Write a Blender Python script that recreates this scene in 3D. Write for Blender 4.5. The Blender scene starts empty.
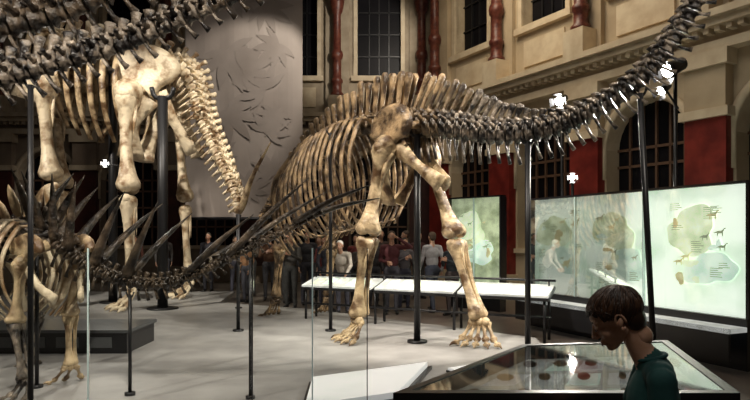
import bpy, math, random
import numpy as np
from mathutils import Vector as V, Matrix
random.seed(7); np.random.seed(7)
scene=bpy.context.scene
Z=V((0,0,1))

# ------------------------------------------------------------ materials
def mat(name,c1,c2=None,scale=5,rough=.6,metal=0,bump=0,emis=0,ec=None,detail=6,lo=.35,hi=.65,bscale=None,sss=0,spec=None):
    m=bpy.data.materials.new(name); m.use_nodes=True
    nt=m.node_tree; b=nt.nodes['Principled BSDF']; L=nt.links
    b.inputs['Base Color'].default_value=(*c1,1); b.inputs['Roughness'].default_value=rough; b.inputs['Metallic'].default_value=metal
    if spec is not None: b.inputs['Specular IOR Level'].default_value=spec
    tc=nt.nodes.new('ShaderNodeTexCoord')
    if c2 is not None:
        n=nt.nodes.new('ShaderNodeTexNoise'); n.inputs['Scale'].default_value=scale; n.inputs['Detail'].default_value=detail
        L.new(tc.outputs['Object'],n.inputs['Vector'])
        r=nt.nodes.new('ShaderNodeValToRGB'); r.color_ramp.elements[0].position=lo; r.color_ramp.elements[1].position=hi
        r.color_ramp.elements[0].color=(*c1,1); r.color_ramp.elements[1].color=(*c2,1)
        L.new(n.outputs['Fac'],r.inputs['Fac']); L.new(r.outputs['Color'],b.inputs['Base Color'])
        if emis: L.new(r.outputs['Color'],b.inputs['Emission Color'])
    elif emis: b.inputs['Emission Color'].default_value=(*(ec or c1),1)
    if emis: b.inputs['Emission Strength'].default_value=emis
    if bump:
        n2=nt.nodes.new('ShaderNodeTexNoise'); n2.inputs['Scale'].default_value=bscale or scale*4; n2.inputs['Detail'].default_value=8
        L.new(tc.outputs['Object'],n2.inputs['Vector'])
        bp=nt.nodes.new('ShaderNodeBump'); bp.inputs['Strength'].default_value=bump; bp.inputs['Distance'].default_value=.02
        L.new(n2.outputs['Fac'],bp.inputs['Height']); L.new(bp.outputs['Normal'],b.inputs['Normal'])
    if sss:
        b.inputs['Subsurface Weight'].default_value=sss; b.inputs['Subsurface Radius'].default_value=(.01,.004,.002)
    return m
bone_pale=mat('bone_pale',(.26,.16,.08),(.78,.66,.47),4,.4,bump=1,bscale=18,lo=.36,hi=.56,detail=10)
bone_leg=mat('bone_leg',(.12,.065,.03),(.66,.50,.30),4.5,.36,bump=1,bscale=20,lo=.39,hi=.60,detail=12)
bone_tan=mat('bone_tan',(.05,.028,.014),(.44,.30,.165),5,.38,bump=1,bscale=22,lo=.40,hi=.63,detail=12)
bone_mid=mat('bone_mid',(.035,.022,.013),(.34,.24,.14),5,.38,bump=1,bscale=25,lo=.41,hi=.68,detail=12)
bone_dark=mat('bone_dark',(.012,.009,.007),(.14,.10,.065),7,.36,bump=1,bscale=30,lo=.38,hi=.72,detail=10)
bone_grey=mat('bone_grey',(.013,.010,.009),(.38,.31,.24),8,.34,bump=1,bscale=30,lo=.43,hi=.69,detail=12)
steel=mat('dark_steel',(.015,.015,.017),rough=.4,metal=.3)
floor_m=mat('visitor_floor',(.10,.08,.07),(.16,.135,.115),1.5,.3,bump=.1)
plat_m=mat('platform_grey',(.31,.30,.295),(.41,.40,.39),2.2,.45,bump=.15,bscale=60)
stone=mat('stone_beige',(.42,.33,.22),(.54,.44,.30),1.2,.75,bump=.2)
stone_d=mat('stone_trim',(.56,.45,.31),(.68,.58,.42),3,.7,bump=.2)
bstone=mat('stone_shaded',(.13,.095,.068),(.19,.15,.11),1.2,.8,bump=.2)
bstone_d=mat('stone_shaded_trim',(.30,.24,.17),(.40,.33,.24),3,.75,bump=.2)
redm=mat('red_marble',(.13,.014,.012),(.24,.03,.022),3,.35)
redb=mat('red_marble_shaded',(.03,.010,.009),(.06,.018,.014),3,.4)  # shaded copy of the red marble, dimness put into its colour
redd=mat('red_column',(.07,.014,.011),(.17,.05,.03),9,.4,bump=.3)
brownm=mat('window_frame_brown',(.12,.065,.04),rough=.5)
darkwall=mat('ceiling_dark',(.05,.042,.035),(.08,.065,.055),1,.8)
glassdark=mat('window_glass_dark',(.004,.004,.006),(.010,.009,.011),.8,.4,spec=.1)
blackm=mat('black_lacquer',(.012,.012,.014),rough=.3)
lampglow=mat('lamp_glow',(1,.97,.9),emis=60)
lit=mat('lit_panel',(.62,.78,.60),(.90,.98,.86),1.3,.4,emis=.85,detail=4,lo=.35,hi=.52)
lit2=mat('lit_panel_green',(.30,.36,.20),(.66,.74,.50),4,.3,emis=.5,detail=6)
littop=mat('lit_desk_top',(.60,.62,.58),(.80,.83,.80),5,.25,emis=.4)
littab=mat('lit_case_bed',(.34,.34,.29),(.58,.59,.53),6,.25,emis=.55)
whitep=mat('white_emissive',(.82,.83,.82),(.90,.90,.89),3,.4,emis=.3)  # white with slight emission
printm=mat('print_olive',(.56,.64,.42),(.82,.90,.68),5,.6,emis=.75)
printg=mat('print_grey',(.55,.70,.60),(.78,.90,.78),5,.6,emis=.75)
printk=mat('print_ochre',(.55,.46,.24),(.78,.74,.46),7,.6,emis=.55)
printt=mat('print_text',(.34,.38,.26),(.44,.48,.34),9,.6,emis=.4)
glass=bpy.data.materials.new('clear_glass'); glass.use_nodes=True
nt=glass.node_tree; nt.nodes.remove(nt.nodes['Principled BSDF']); out=nt.nodes['Material Output']
tr=nt.nodes.new('ShaderNodeBsdfTransparent'); tr.inputs[0].default_value=(.96,.975,.97,1)
gl=nt.nodes.new('ShaderNodeBsdfGlossy'); gl.inputs['Roughness'].default_value=.03
fr=nt.nodes.new('ShaderNodeFresnel'); fr.inputs[0].default_value=1.45
mu=nt.nodes.new('ShaderNodeMath'); mu.operation='MULTIPLY'; mu.inputs[1].default_value=.7
mx=nt.nodes.new('ShaderNodeMixShader'); nt.links.new(fr.outputs[0],mu.inputs[0]); nt.links.new(mu.outputs[0],mx.inputs[0]); nt.links.new(tr.outputs[0],mx.inputs[1]); nt.links.new(gl.outputs[0],mx.inputs[2]); nt.links.new(mx.outputs[0],out.inputs[0])
glassedge=mat('glass_edge',(.60,.74,.70),rough=.15,emis=.15)  # bright edge line put in as a faint glow

# ------------------------------------------------------------ mesh builder
def curve(pts,n):
    P=np.array([list(p) for p in pts],float)
    if len(P)==2: D=np.linspace(P[0],P[1],20)
    else:
        Q=np.vstack([2*P[0]-P[1],P,2*P[-1]-P[-2]]); D=[]
        for i in range(1,len(Q)-2):
            for t in np.linspace(0,1,16,endpoint=False):
                a,b,c,d=Q[i-1],Q[i],Q[i+1],Q[i+2]
                D.append(.5*((2*b)+(c-a)*t+(2*a-5*b+4*c-d)*t*t+(3*b-a-3*c+d)*t**3))
        D.append(Q[-2]); D=np.array(D)
    s=np.r_[0,np.cumsum(np.linalg.norm(np.diff(D,axis=0),axis=1))]
    t=np.linspace(0,s[-1],n)
    return [V(tuple(np.interp(x,s,D[:,k]) for k in range(3))) for x in t]
class MB:
    def __init__(s): s.v=[];s.f=[];s.m=[];s.sm=[]
    def add(s,vs,fs,m,smooth=True):
        o=len(s.v); s.v+= [tuple(x) for x in vs]
        for f in fs: s.f.append(tuple(i+o for i in f)); s.m.append(m); s.sm.append(smooth)
    def sweep(s,pts,rads,n=8,m=0,side=None,sub=0):
        pts=[V(p) for p in pts]
        R=[(r,r) if not isinstance(r,tuple) else r for r in rads]
        if sub:
            k=len(R); P2=curve(pts,sub); ts=np.linspace(0,k-1,sub)
            R=[(float(np.interp(t,range(k),[r[0] for r in R])),float(np.interp(t,range(k),[r[1] for r in R]))) for t in ts]; pts=P2
        N=len(pts); vs=[]; a=V(side) if side is not None else None
        for i in range(N):
            t=(pts[min(i+1,N-1)]-pts[max(i-1,0)])
            if t.length<1e-9: t=V((0,0,1))
            t.normalize()
            if a is None: a=t.cross(V((.3,.2,1))); 
            if a.length<1e-6: a=V((1,0,0))
            a2=a-t*a.dot(t)
            if a2.length<1e-4: a2=t.orthogonal()
            a2.normalize(); 
            if side is None: a=a2
            b=t.cross(a2)
            for k in range(n):
                th=2*math.pi*k/n
                vs.append(pts[i]+a2*math.cos(th)*R[i][0]+b*math.sin(th)*R[i][1])
        fs=[]
        for i in range(N-1):
            for k in range(n):
                k2=(k+1)%n; fs.append((i*n+k,i*n+k2,(i+1)*n+k2,(i+1)*n+k))
        fs.append(tuple(range(n-1,-1,-1))); fs.append(tuple((N-1)*n+k for k in range(n)))
        s.add(vs,fs,m)
    def ell(s,c,r,m=0,n=12,k=8,rot=None):
        c=V(c); r=(r,r,r) if not isinstance(r,(tuple,list)) else r; vs=[];fs=[]
        for i in range(k+1):
            ph=math.pi*i/k
            for j in range(n):
                th=2*math.pi*j/n; p=V((math.sin(ph)*math.cos(th)*r[0],math.sin(ph)*math.sin(th)*r[1],math.cos(ph)*r[2]))
                if rot: p=rot@p
                vs.append(c+p)
        for i in range(k):
            for j in range(n):
                j2=(j+1)%n; fs.append((i*n+j,(i+1)*n+j,(i+1)*n+j2,i*n+j2))
        s.add(vs,fs,m)
    def box(s,c,size,rz=0,m=0,ax=None):
        c=V(c); X,Y,Zz=(ax if ax else (V((math.cos(rz),math.sin(rz),0)),V((-math.sin(rz),math.cos(rz),0)),Z))
        h=[x/2 for x in size]; vs=[c+X*h[0]*a+Y*h[1]*b+Zz*h[2]*d for d in(-1,1) for b in(-1,1) for a in(-1,1)]
        s.add(vs,[(0,2,3,1),(4,5,7,6),(0,1,5,4),(2,6,7,3),(0,4,6,2),(1,3,7,5)],m,False)
    def prism(s,poly,z0,z1,m=0):
        n=len(poly); vs=[(p[0],p[1],z0) for p in poly]+[(p[0],p[1],z1) for p in poly]
        s.add(vs,[tuple(range(n-1,-1,-1)),tuple(range(n,2*n))]+[(i,(i+1)%n,n+(i+1)%n,n+i) for i in range(n)],m,False)
    def blade(s,poly,o,ax,ay,th,m=0):
        o=V(o);ax=V(ax);ay=V(ay);nn=ax.cross(ay).normalized(); n=len(poly)
        P=[V((p[0],p[1],0)) for p in curve([(*p,0) for p in poly]+[(*poly[0],0)],n*3+1)[:-1]]; n=len(P)
        c=sum(P,V((0,0,0)))/n
        def W(p,k): return o+ax*p.x+ay*p.y+nn*k
        vs=[W(p,0) for p in P]; I=[c+(p-c)*.82 for p in P]; J=[c+(p-c)*.4 for p in P]
        vs+=[W(p,th/2) for p in I]+[W(p,-th/2) for p in I]+[W(p,th*.25) for p in J]+[W(p,-th*.25) for p in J]
        vs+=[W(c,th*.2),W(c,-th*.2)]
        fs=[]
        for i in range(n):
            j=(i+1)%n
            fs+=[(i,j,n+j,n+i),(j,i,2*n+i,2*n+j),(n+i,n+j,3*n+j,3*n+i),(2*n+j,2*n+i,4*n+i,4*n+j),(3*n+i,3*n+j,5*n),(4*n+j,4*n+i,5*n+1)]
        s.add(vs,fs,m)
    def build(s,name,mats,parent=None):
        me=bpy.data.meshes.new(name); me.from_pydata(s.v,[],s.f)
        for x in mats: me.materials.append(x)
        me.polygons.foreach_set('material_index',s.m); me.polygons.foreach_set('use_smooth',s.sm); me.update()
        ob=bpy.data.objects.new(name,me); scene.collection.objects.link(ob)
        if parent: ob.parent=parent
        return ob
# ------------------------------------------------------------ bones
def longbone(B,p0,p1,r,m=0,side=(1,0,0),flat=.8,r1=None):
    p0=V(p0);p1=V(p1); r1=r1 or r; d=p1-p0; sd=V(side)
    prof=[(0,.9),(.03,1.45),(.09,1.55),(.17,1.15),(.3,.82),(.5,.70),(.7,.78),(.84,1.1),(.92,1.5),(.97,1.4),(1,.85)]
    bow=d.normalized().cross(sd).normalized()*d.length*.025
    B.sweep([p0+d*t+bow*math.sin(math.pi*t) for t,_ in prof],[(k*(r+(r1-r)*t),k*flat*(r+(r1-r)*t)) for t,k in prof],12,m,side=sd)
    sd=(sd-d.normalized()*sd.dot(d.normalized())).normalized()
    for p,q,rr in((p0,.04,r),(p1,.95,r1)):
        for g in(-1,1): B.ell(p0+d*q+sd*rr*.85*g,(rr*.8,rr*.8,rr*.75),m,8,6)
    nn=d.normalized().cross(sd)
    for g in(-1,1): B.sweep([p0+d*.12+nn*g*r*.9,p0+d*.28+nn*g*r*.75+sd*r*.2,p0+d*.45+nn*g*r*.5],[r*.1,r*.22,r*.05],6,m,sub=7)
def vertebra(B,p,t,u,L,r,h,w,c,m,lean=0,bif=0,mt=None,j=1.0,fat=1.0):
    s=t.cross(u).normalized()
    B.sweep([p-t*L*.48,p-t*L*.4,p-t*L*.15,p+t*L*.15,p+t*L*.4,p+t*L*.48],[r*.7,r*1.08,r*.72,r*.72,r*1.08,r*.7],9,m,side=s)
    B.sweep([p+u*r*.5-t*L*.3,p+u*r*1.15-t*L*.1,p+u*r*1.15+t*L*.1,p+u*r*.5+t*L*.3],[(r*.4,r*.3),(r*.5,r*.4),(r*.5,r*.4),(r*.4,r*.3)],6,m,side=s)
    if h>0:
        sp=[(0,)] if not bif else [(-1,),(1,)]
        for (g,) in sp:
            a=p+u*r*.9+s*g*r*.25; b=a+u*h+t*lean*h+s*g*bif*h
            B.sweep([a,a+(b-a)*.25,a+(b-a)*.7,a+(b-a)*.93,b],[(L*.34*fat,r*.22),(L*.24*fat,r*.13),(L*.32*fat,r*.16),(L*.40*fat,r*.28),(L*.2*fat,r*.14)],7,mt if mt is not None else m,side=t)
    if w>0:
        for g in(-1,1):
            a=p+s*g*r*.5+u*r*.5
            B.sweep([a,a+s*g*w*.5+u*w*.12,a+s*g*w+u*w*.1+t*lean*w*.4],[(L*.26,r*.3),(L*.16,r*.16),(L*.2,r*.2)],6,m,side=t)
            z=p+u*r*1.1+s*g*r*.35
            B.sweep([z-t*L*.2,z-t*L*.72+u*r*.35],[r*.28,r*.16],5,m)
    if c>0:
        for g in(-1,1):
            B.sweep([p-u*r*.9+s*g*r*.35+t*L*.4,p-u*(r+c*.5)+s*g*r*.1+t*(L*.4+lean*c*.3),p-u*(r+c)+t*(L*.4+lean*c*.8)],[(L*.1,r*.15),(L*.13,r*.13),(L*.24,r*.12)],6,m,side=t)
def chain(B,pts,n,fr,fh,fw,fc,m,lean=.3,bif=0,mt=None,up=Z,fill=.93,fat=1.0):
    P=curve(pts,n+1); out=[]
    for i in range(n):
        p=(P[i]+P[i+1])/2; t=P[i+1]-P[i]; L=t.length*fill; t.normalize(); u=V(up)-t*V(up).dot(t)
        u.normalize(); x=i/max(1,n-1); jit=1+.10*random.uniform(-1,1)
        mm=m(x) if callable(m) else m; mmt=mt(x) if callable(mt) else mt
        vertebra(B,p,t,u,L,fr(x),fh(x)*jit,fw(x),fc(x)*jit,mm,lean,bif(x) if callable(bif) else bif,mmt,1,fat)
        out.append((p,t,u))
    return out
def ribs(B,fr,W,D,m,rr=.03,sweepback=.25):
    for i,(p,t,u,w,d) in enumerate(fr):
        s=t.cross(u).normalized(); s.z*=.3; s.normalize()
        for g in(-1,1):
            q=[p+s*g*.06,p+s*g*w*.5+Z*.06*d,p+s*g*w*.9-Z*d*.22,p+s*g*w-Z*d*.5,p+s*g*w*.86-Z*d*.78,p+s*g*w*.5-Z*d]
            q=[x-t*W*sweepback*k*.16*D for k,x in enumerate(q)]
            B.sweep(q,[(rr*1.2,rr*.8),(rr*1.4,rr*.7),(rr*1.3,rr*.6),(rr*1.2,rr*.55),(rr*1.1,rr*.5),(rr*.9,rr*.4)],6,m,side=t,sub=14)
def foot(B,ank,gz,hd,size,m,nt=5,spread=.35,claw=True):
    ank=V(ank); hd=V(hd).normalized(); sd=hd.cross(Z)
    for g in range(3): B.ell(ank+sd*size*.22*(g-1)+hd*size*.06-Z*size*.05,size*.16,m,8,6)
    for i in range(nt):
        a=(i-(nt-1)/2)/((nt-1)/2) if nt>1 else 0
        d=(hd*math.cos(a*spread*2)+sd*math.sin(a*spread*2)).normalized()
        p0=ank+sd*a*size*.28-Z*size*.1; p1=V((*(p0+d*size*.42).xy,gz+size*.24)); p2=V((*(p0+d*size*.66).xy,gz+size*.11)); p3=V((*(p0+d*size*.95).xy,gz+.012))
        longbone(B,p0,p1,size*.085,m,side=sd); longbone(B,p1,p2,size*.08,m,side=sd)
        if claw: B.sweep([p2,p2.lerp(p3,.5)+Z*size*.04,p3],[size*.085,size*.06,size*.012],7,m,sub=6)
def lowerleg(B,k,a,r,m,side):
    k=V(k);a=V(a);sd=V(side).normalized()
    longbone(B,k+sd*r*.3,a+sd*r*.2,r,m,side=sd); longbone(B,k-sd*r*1.35,a-sd*r*1.05,r*.55,m,side=sd)
def skull(B,c,hd,L,m,down=.5):
    c=V(c);hd=(V(hd).normalized()-Z*down).normalized(); sd=hd.cross(Z).normalized(); up=sd.cross(hd)
    B.sweep([c-hd*L*.15,c,c+hd*L*.3,c+hd*L*.7,c+hd*L],[(L*.12,L*.12),(L*.22,L*.22),(L*.2,L*.19),(L*.14,L*.1),(L*.11,L*.06)],12,m,side=sd,sub=12)
    B.sweep([c-up*L*.15,c+hd*L*.4-up*L*.24,c+hd*L*.95-up*L*.14],[(L*.12,L*.05),(L*.13,L*.05),(L*.09,L*.03)],10,m,side=sd,sub=8)
    for g in(-1,1):
        B.sweep([c+sd*g*L*.2-up*L*.02,c+hd*L*.15+sd*g*L*.22+up*L*.1,c+hd*L*.32+sd*g*L*.18],[L*.035]*3,6,m,sub=8)
        for k in range(6): q=c+hd*L*(.62+.06*k)+sd*g*L*.1-up*L*.06; B.sweep([q,q-up*L*.08],[L*.015,L*.004],5,m)

# ============================ main sauropod
B=MB()
hd=V((-.6,.8,0)); lf=V((-.8,-.6,0))
tail=[(.5,9.2,3.28),(1.09,8.75,3.17),(1.73,8.3,3.00),(2.30,7.9,3.00),(2.81,7.5,3.18),(3.18,7.2,3.45),(3.46,7.0,3.83),(3.70,6.8,4.33),(3.86,6.7,4.88),(3.95,6.65,5.4)]
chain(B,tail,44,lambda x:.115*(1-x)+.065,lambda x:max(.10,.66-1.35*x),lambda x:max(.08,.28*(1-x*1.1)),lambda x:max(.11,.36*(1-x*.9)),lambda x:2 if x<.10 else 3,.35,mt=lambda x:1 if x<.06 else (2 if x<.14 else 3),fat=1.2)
trunk=[(.5,9.2,3.28),(.15,9.67,3.38),(-.25,10.2,3.42),(-.7,10.8,3.34),(-1.1,11.35,3.15),(-1.5,11.95,2.85)]
T=chain(B,trunk,19,lambda x:.14-.03*x,lambda x:.70-.34*x,lambda x:.26-.04*x,lambda x:0,2,-.1,bif=lambda x:.03+.12*x,mt=1,fat=1.3)
ribs(B,[(p,t,u,.30+.36*math.sin(min(1,i/13+.15)*math.pi*.62),1.0+.75*math.sin(min(1,i/14+.2)*math.pi*.6)) for i,(p,t,u) in enumerate(T) if i>=4],1,.7,1,.042)
neck=[(-1.5,11.95,2.85),(-1.85,12.6,2.55),(-2.2,13.3,2.3),(-2.5,14.1,2.15),(-2.75,14.9,2.1)]
chain(B,neck,13,lambda x:.11-.05*x,lambda x:.38-.3*x,lambda x:.18-.08*x,lambda x:0,1,-.15,bif=.2)
skull(B,(-2.78,15.0,2.08),(-.2,1,0),.5,1,.45)
for k in range(7):
    c=V((.0,9.9,1.75)).lerp(V((-1.2,11.5,1.55)),k/6)
    B.sweep([c+lf*.42+Z*.12,c+hd*.08,c-lf*.42+Z*.12],[(.02,.015)]*3,6,1,sub=8)
for g,lt in((1,lf),(-1,-lf)):
    hp=V((.5,9.2,3.05))+lt*.3
    B.blade([(-.48,.05),(-.38,.36),(-.05,.50),(.35,.44),(.55,.18),(.42,-.02),(.2,-.06),(.12,-.22),(-.02,-.12),(-.12,-.24),(-.24,-.02)],hp+lt*.06,-hd,Z,.13,1)
    B.sweep([hp-Z*.15,hp+hd*.22-Z*.5,hp+hd*.36-Z*.95-lt*.2],[(.14,.07),(.10,.05),(.19,.06)],10,0,side=hd,sub=10)
    B.sweep([hp-Z*.12-hd*.1,hp-hd*.42-Z*.42-lt*.12,hp-hd*.80-Z*.72-lt*.24],[(.15,.07),(.07,.05),(.13,.06)],10,0,side=Z,sub=10)
    for k in range(4): B.sweep([V((.5,9.2,3.25))+hd*(.3-.2*k),hp+lt*.05+hd*(.3-.2*k)+Z*.15],[.07,.06],6,1)
    sp=V((-1.45,11.85,2.75))+lt*.52
    B.sweep([sp-Z*.55+hd*.18,sp-Z*.15+hd*.05,sp+Z*.2-hd*.25-lt*.08,sp+Z*.42-hd*.62-lt*.16,sp+Z*.55-hd*.92-lt*.25],[(.20,.05),(.13,.05),(.09,.04),(.12,.035),(.17,.03)],10,1,side=Z,sub=14)
    B.blade([(-.2,.2),(.15,.25),(.25,-.05),(.05,-.3),(-.22,-.2)],sp-Z*.68+hd*.22-lt*.15,hd,Z,.07,1)
lh=V((.16,8.95,2.92)); lk=V((-.11,9.02,1.62)); la=V((-.25,9.05,.36))
B.ell(lh,(.18,.18,.18),0); longbone(B,lh,lk,.135,0,side=lf); lowerleg(B,lk-Z*.06,la,.098,0,lf); foot(B,la-Z*.02,0,(-.75,-.35,0),.42,0)
rh=V((.84,9.45,2.92)); rk=V((1.22,9.08,1.58)); ra=V((1.53,8.78,.38))
B.ell(rh,(.18,.18,.18),0); longbone(B,rh,rk,.135,0,side=lf); lowerleg(B,rk-Z*.06,ra,.098,0,lf); foot(B,ra-Z*.02,0,(-.35,-.9,0),.42,0)
for lt,f in((lf,V((-.02,0,0))),(-lf,V((.3,-.1,0)))):
    s0=V((-1.62,12.05,2.15))+lt*.42+f; e=s0+V((.12,-.12,-.83)); w=e+V((-.1,.12,-.95))
    longbone(B,s0,e,.085,1,side=lt); lowerleg(B,e,w,.062,1,lt); foot(B,w-Z*.05,0,(-.6,.5,0),.3,1)
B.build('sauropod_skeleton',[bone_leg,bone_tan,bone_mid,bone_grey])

# ============================ giant sauropod behind left
B=MB(); F=V((0,-1,0)); H=V((-1,0,0))
tl=[(-4.9,14.2,5.55),(-4.45,14.05,5.5),(-4.15,13.85,5.0),(-3.95,13.7,4.3),(-3.62,13.55,3.6),(-3.25,13.3,2.9),(-3.03,13.15,2.4),(-3.0,13.05,2.12)]
chain(B,tl,24,lambda x:.23-.11*x,lambda x:.34*(1-x*.8),lambda x:.34*(1-x*.8),lambda x:.42*(1-x*.8),lambda x:0,.3,up=(1,0,.8))
B.sweep([(-3.0,13.05,2.15),(-2.95,13.0,2.12),(-2.84,12.95,2.3),(-2.64,12.9,2.85),(-2.24,12.9,3.6)],[.09,.075,.05,.035,.012],8,1,sub=20)
tk=[(-4.9,14.2,5.55),(-5.6,14.2,5.75),(-6.4,14.2,5.95),(-7.4,14.2,6.1),(-8.0,14.2,6.4)]
T=chain(B,tk,12,lambda x:.24,lambda x:.45,lambda x:.4,lambda x:0,0,-.1)
ribs(B,[(p,t,u,.7+.35*math.sin(i/11*math.pi),1.3+.9*math.sin(i/11*math.pi)) for i,(p,t,u) in enumerate(T) if i>2],1,.8,1,.06,.2)
chain(B,[(-8.0,14.2,6.4),(-8.6,14.15,7.4),(-9.0,14.1,8.6),(-9.3,14,9.8)],10,lambda x:.22-.08*x,lambda x:.25,lambda x:.3,lambda x:0,0,-.1)
skull(B,(-9.35,14,9.9),(-1,-.2,0),.8,0,.3)
for g,lt in((1,F),(-1,-F)):
    hp=V((-5.1,14.2,5.0))+lt*.65
    B.blade([(-.85,-.05),(-.75,.5),(-.3,.85),(.3,.8),(.75,.4),(.6,.05),(.3,-.1),(.15,-.4),(-.02,-.22),(-.2,-.42),(-.4,-.05)],hp+lt*.1,-H,Z,.24,0)
    B.sweep([hp-Z*.3,hp+H*.4-Z*.9,hp+H*.55-Z*1.6-lt*.35],[(.28,.12),(.16,.08),(.32,.09)],10,0,side=H,sub=10)
    B.sweep([hp-Z*.2-H*.2,hp-H*.55-Z*.9-lt*.2,hp-H*.85-Z*1.5-lt*.45],[(.22,.1),(.11,.07),(.18,.08)],10,0,side=H,sub=10)
    for k in range(4): B.sweep([V((-5.1,14.2,5.5))+H*(.5-.33*k),hp+lt*.05+H*(.5-.33*k)+Z*.25],[.13,.11],6,0)
    sp=V((-7.5,14.2,5.3))+lt*.95
    B.sweep([sp-Z*.7+H*.2,sp-Z*.1,sp+Z*.5-H*.4-lt*.2,sp+Z*.8-H*.9-lt*.35],[(.38,.09),(.2,.08),(.18,.06),(.32,.05)],10,0,side=H,sub=12)
for h_,k_,a_,r in(((-5.45,13.25,4.75),(-5.35,13.05,2.55),(-5.2,12.95,.55),.21),((-4.92,15.1,4.7),(-4.82,15.3,2.45),(-4.75,15.4,.5),.18),((-7.2,13.1,4.9),(-7.0,13.0,2.8),(-6.95,12.95,.9),.2),((-8.0,15.1,4.9),(-7.85,15.2,2.8),(-7.8,15.2,.9),.18)):
    h_=V(h_);k_=V(k_);a_=V(a_)
    B.ell(h_,r*1.5,0); longbone(B,h_,k_,r,0,side=F); lowerleg(B,k_-Z*.1,a_,r*.72,0,F if r!=.2 else V((.7,-.7,0))); foot(B,a_-Z*.05,0,(-.8,-.55,0),.62,0)
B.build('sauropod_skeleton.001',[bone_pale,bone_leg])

# ============================ long tail and neck overhead, near left
B=MB()
t1=[(-5.4,5.2,2.70),(-4.2,5.1,2.76),(-3.3,5.0,2.86),(-2.7,5,3.02),(-2.1,5,3.19),(-1.6,5,3.40),(-1.1,5,3.62),(-.6,5.05,3.9),(-.1,5.1,4.25)]
chain(B,t1,46,lambda x:.115-.06*x,lambda x:.24-.17*x,lambda x:.19-.1*x,lambda x:.20-.14*x,lambda x:0 if x<.75 else 1,.5,fat=1.15)
t2=[(-5.4,5.7,3.3),(-4.2,5.6,3.38),(-3.44,5.5,3.50),(-2.9,5.5,3.63),(-2.4,5.5,3.85),(-1.8,5.5,4.2),(-1.2,5.5,4.7)]
chain(B,t2,26,lambda x:.13-.03*x,lambda x:.24-.08*x,lambda x:.24-.08*x,lambda x:.18,1,.3,bif=.15,fat=1.15)
hp=V((-5.4,5.4,2.9))
B.blade([(-.5,-.1),(-.4,.4),(0,.6),(.45,.4),(.5,0),(.1,-.3)],hp-V((0,.35,0)),(1,0,0),Z,.16,1); B.blade([(-.5,-.1),(-.4,.4),(0,.6),(.45,.4),(.5,0),(.1,-.3)],hp+V((0,.45,0)),(1,0,0),Z,.16,1)
for y in(-.35,.45):
    a=hp+V((0,y,-.1)); k=hp+V((.15,y,-1.3)); longbone(B,a,k,.12,1,side=(0,1,0)); lowerleg(B,k,V((-5.3,5.4+y,.35)),.08,1,(0,1,0)); foot(B,(-5.3,5.4+y,.33),0,(-1,0,0),.4,1)
    B.sweep([hp+V((0,0,.3)),a],[.12,.12],8,1)
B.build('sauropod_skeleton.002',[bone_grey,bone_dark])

# ============================ stegosaur
B=MB()
tp=[(-3.2,6,1.52),(-2.9,6,1.30),(-2.55,6,1.15),(-2.2,5.97,1.10),(-1.9,5.93,1.16),(-1.6,5.9,1.28),(-1.25,5.87,1.45),(-.9,5.83,1.62),(-.5,5.8,1.82)]
chain(B,tp,34,lambda x:.066-.044*x,lambda x:.11-.08*x,lambda x:.11*(1-x),lambda x:.14*(1-x*.85),0,.35)
TP=curve(tp,101)
def spike(b,t,r=.034,m=0):
    b=V(b);t=V(t);c=b.lerp(t,.5)+Z*.03
    B.sweep([b-(t-b)*.02,b.lerp(t,.08),c,t],[(r*1.6,r*.9),(r*1.15,r),(r*.7,r*.65),(.004,.004)],9,m,sub=12)
for q,tip,r in((0,(-3.15,5.85,2.20),.04),(6,(-2.92,5.85,2.12),.04),(16,(-2.42,5.8,2.02),.038),(28,(-2.08,5.75,1.92),.036),(50,(-1.15,5.7,1.80),.034),(66,(-.62,5.65,2.14),.032),(90,(-.04,5.72,2.08),.03)):
    b=TP[q]+Z*.05; spike(b-V((0,.03,0)),tip,r); tt=V(tip); spike(b+V((0,.04,0)),(tt.x+.10,tt.y+.75,tt.z-.08),r)
h2=V((-.75,.66,0)).normalized(); l2=V((-h2.y,h2.x,0)); HP=V((-3.2,6,0))
def S2(f,l,z): return HP+h2*f+l2*l+Z*z
tr_=[S2(0,0,1.52),S2(.4,0,1.68),S2(.9,0,1.68),S2(1.4,0,1.48),S2(1.8,0,1.18)]
T=chain(B,tr_,14,lambda x:.075,lambda x:.18,lambda x:.18,lambda x:0,1,-.1)
ribs(B,[(p,t,u,.24+.24*math.sin((i+1)/13*math.pi),.55+.45*math.sin((i+1)/13*math.pi)) for i,(p,t,u) in enumerate(T) if i>1],1,.5,3,.030)
chain(B,[S2(1.8,0,1.18),S2(2.1,0,.98),S2(2.4,0,.88)],7,lambda x:.05,lambda x:.06,lambda x:.1,lambda x:0,1,-.1)
skull(B,S2(2.45,0,.88),h2,.34,1,.3)
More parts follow.
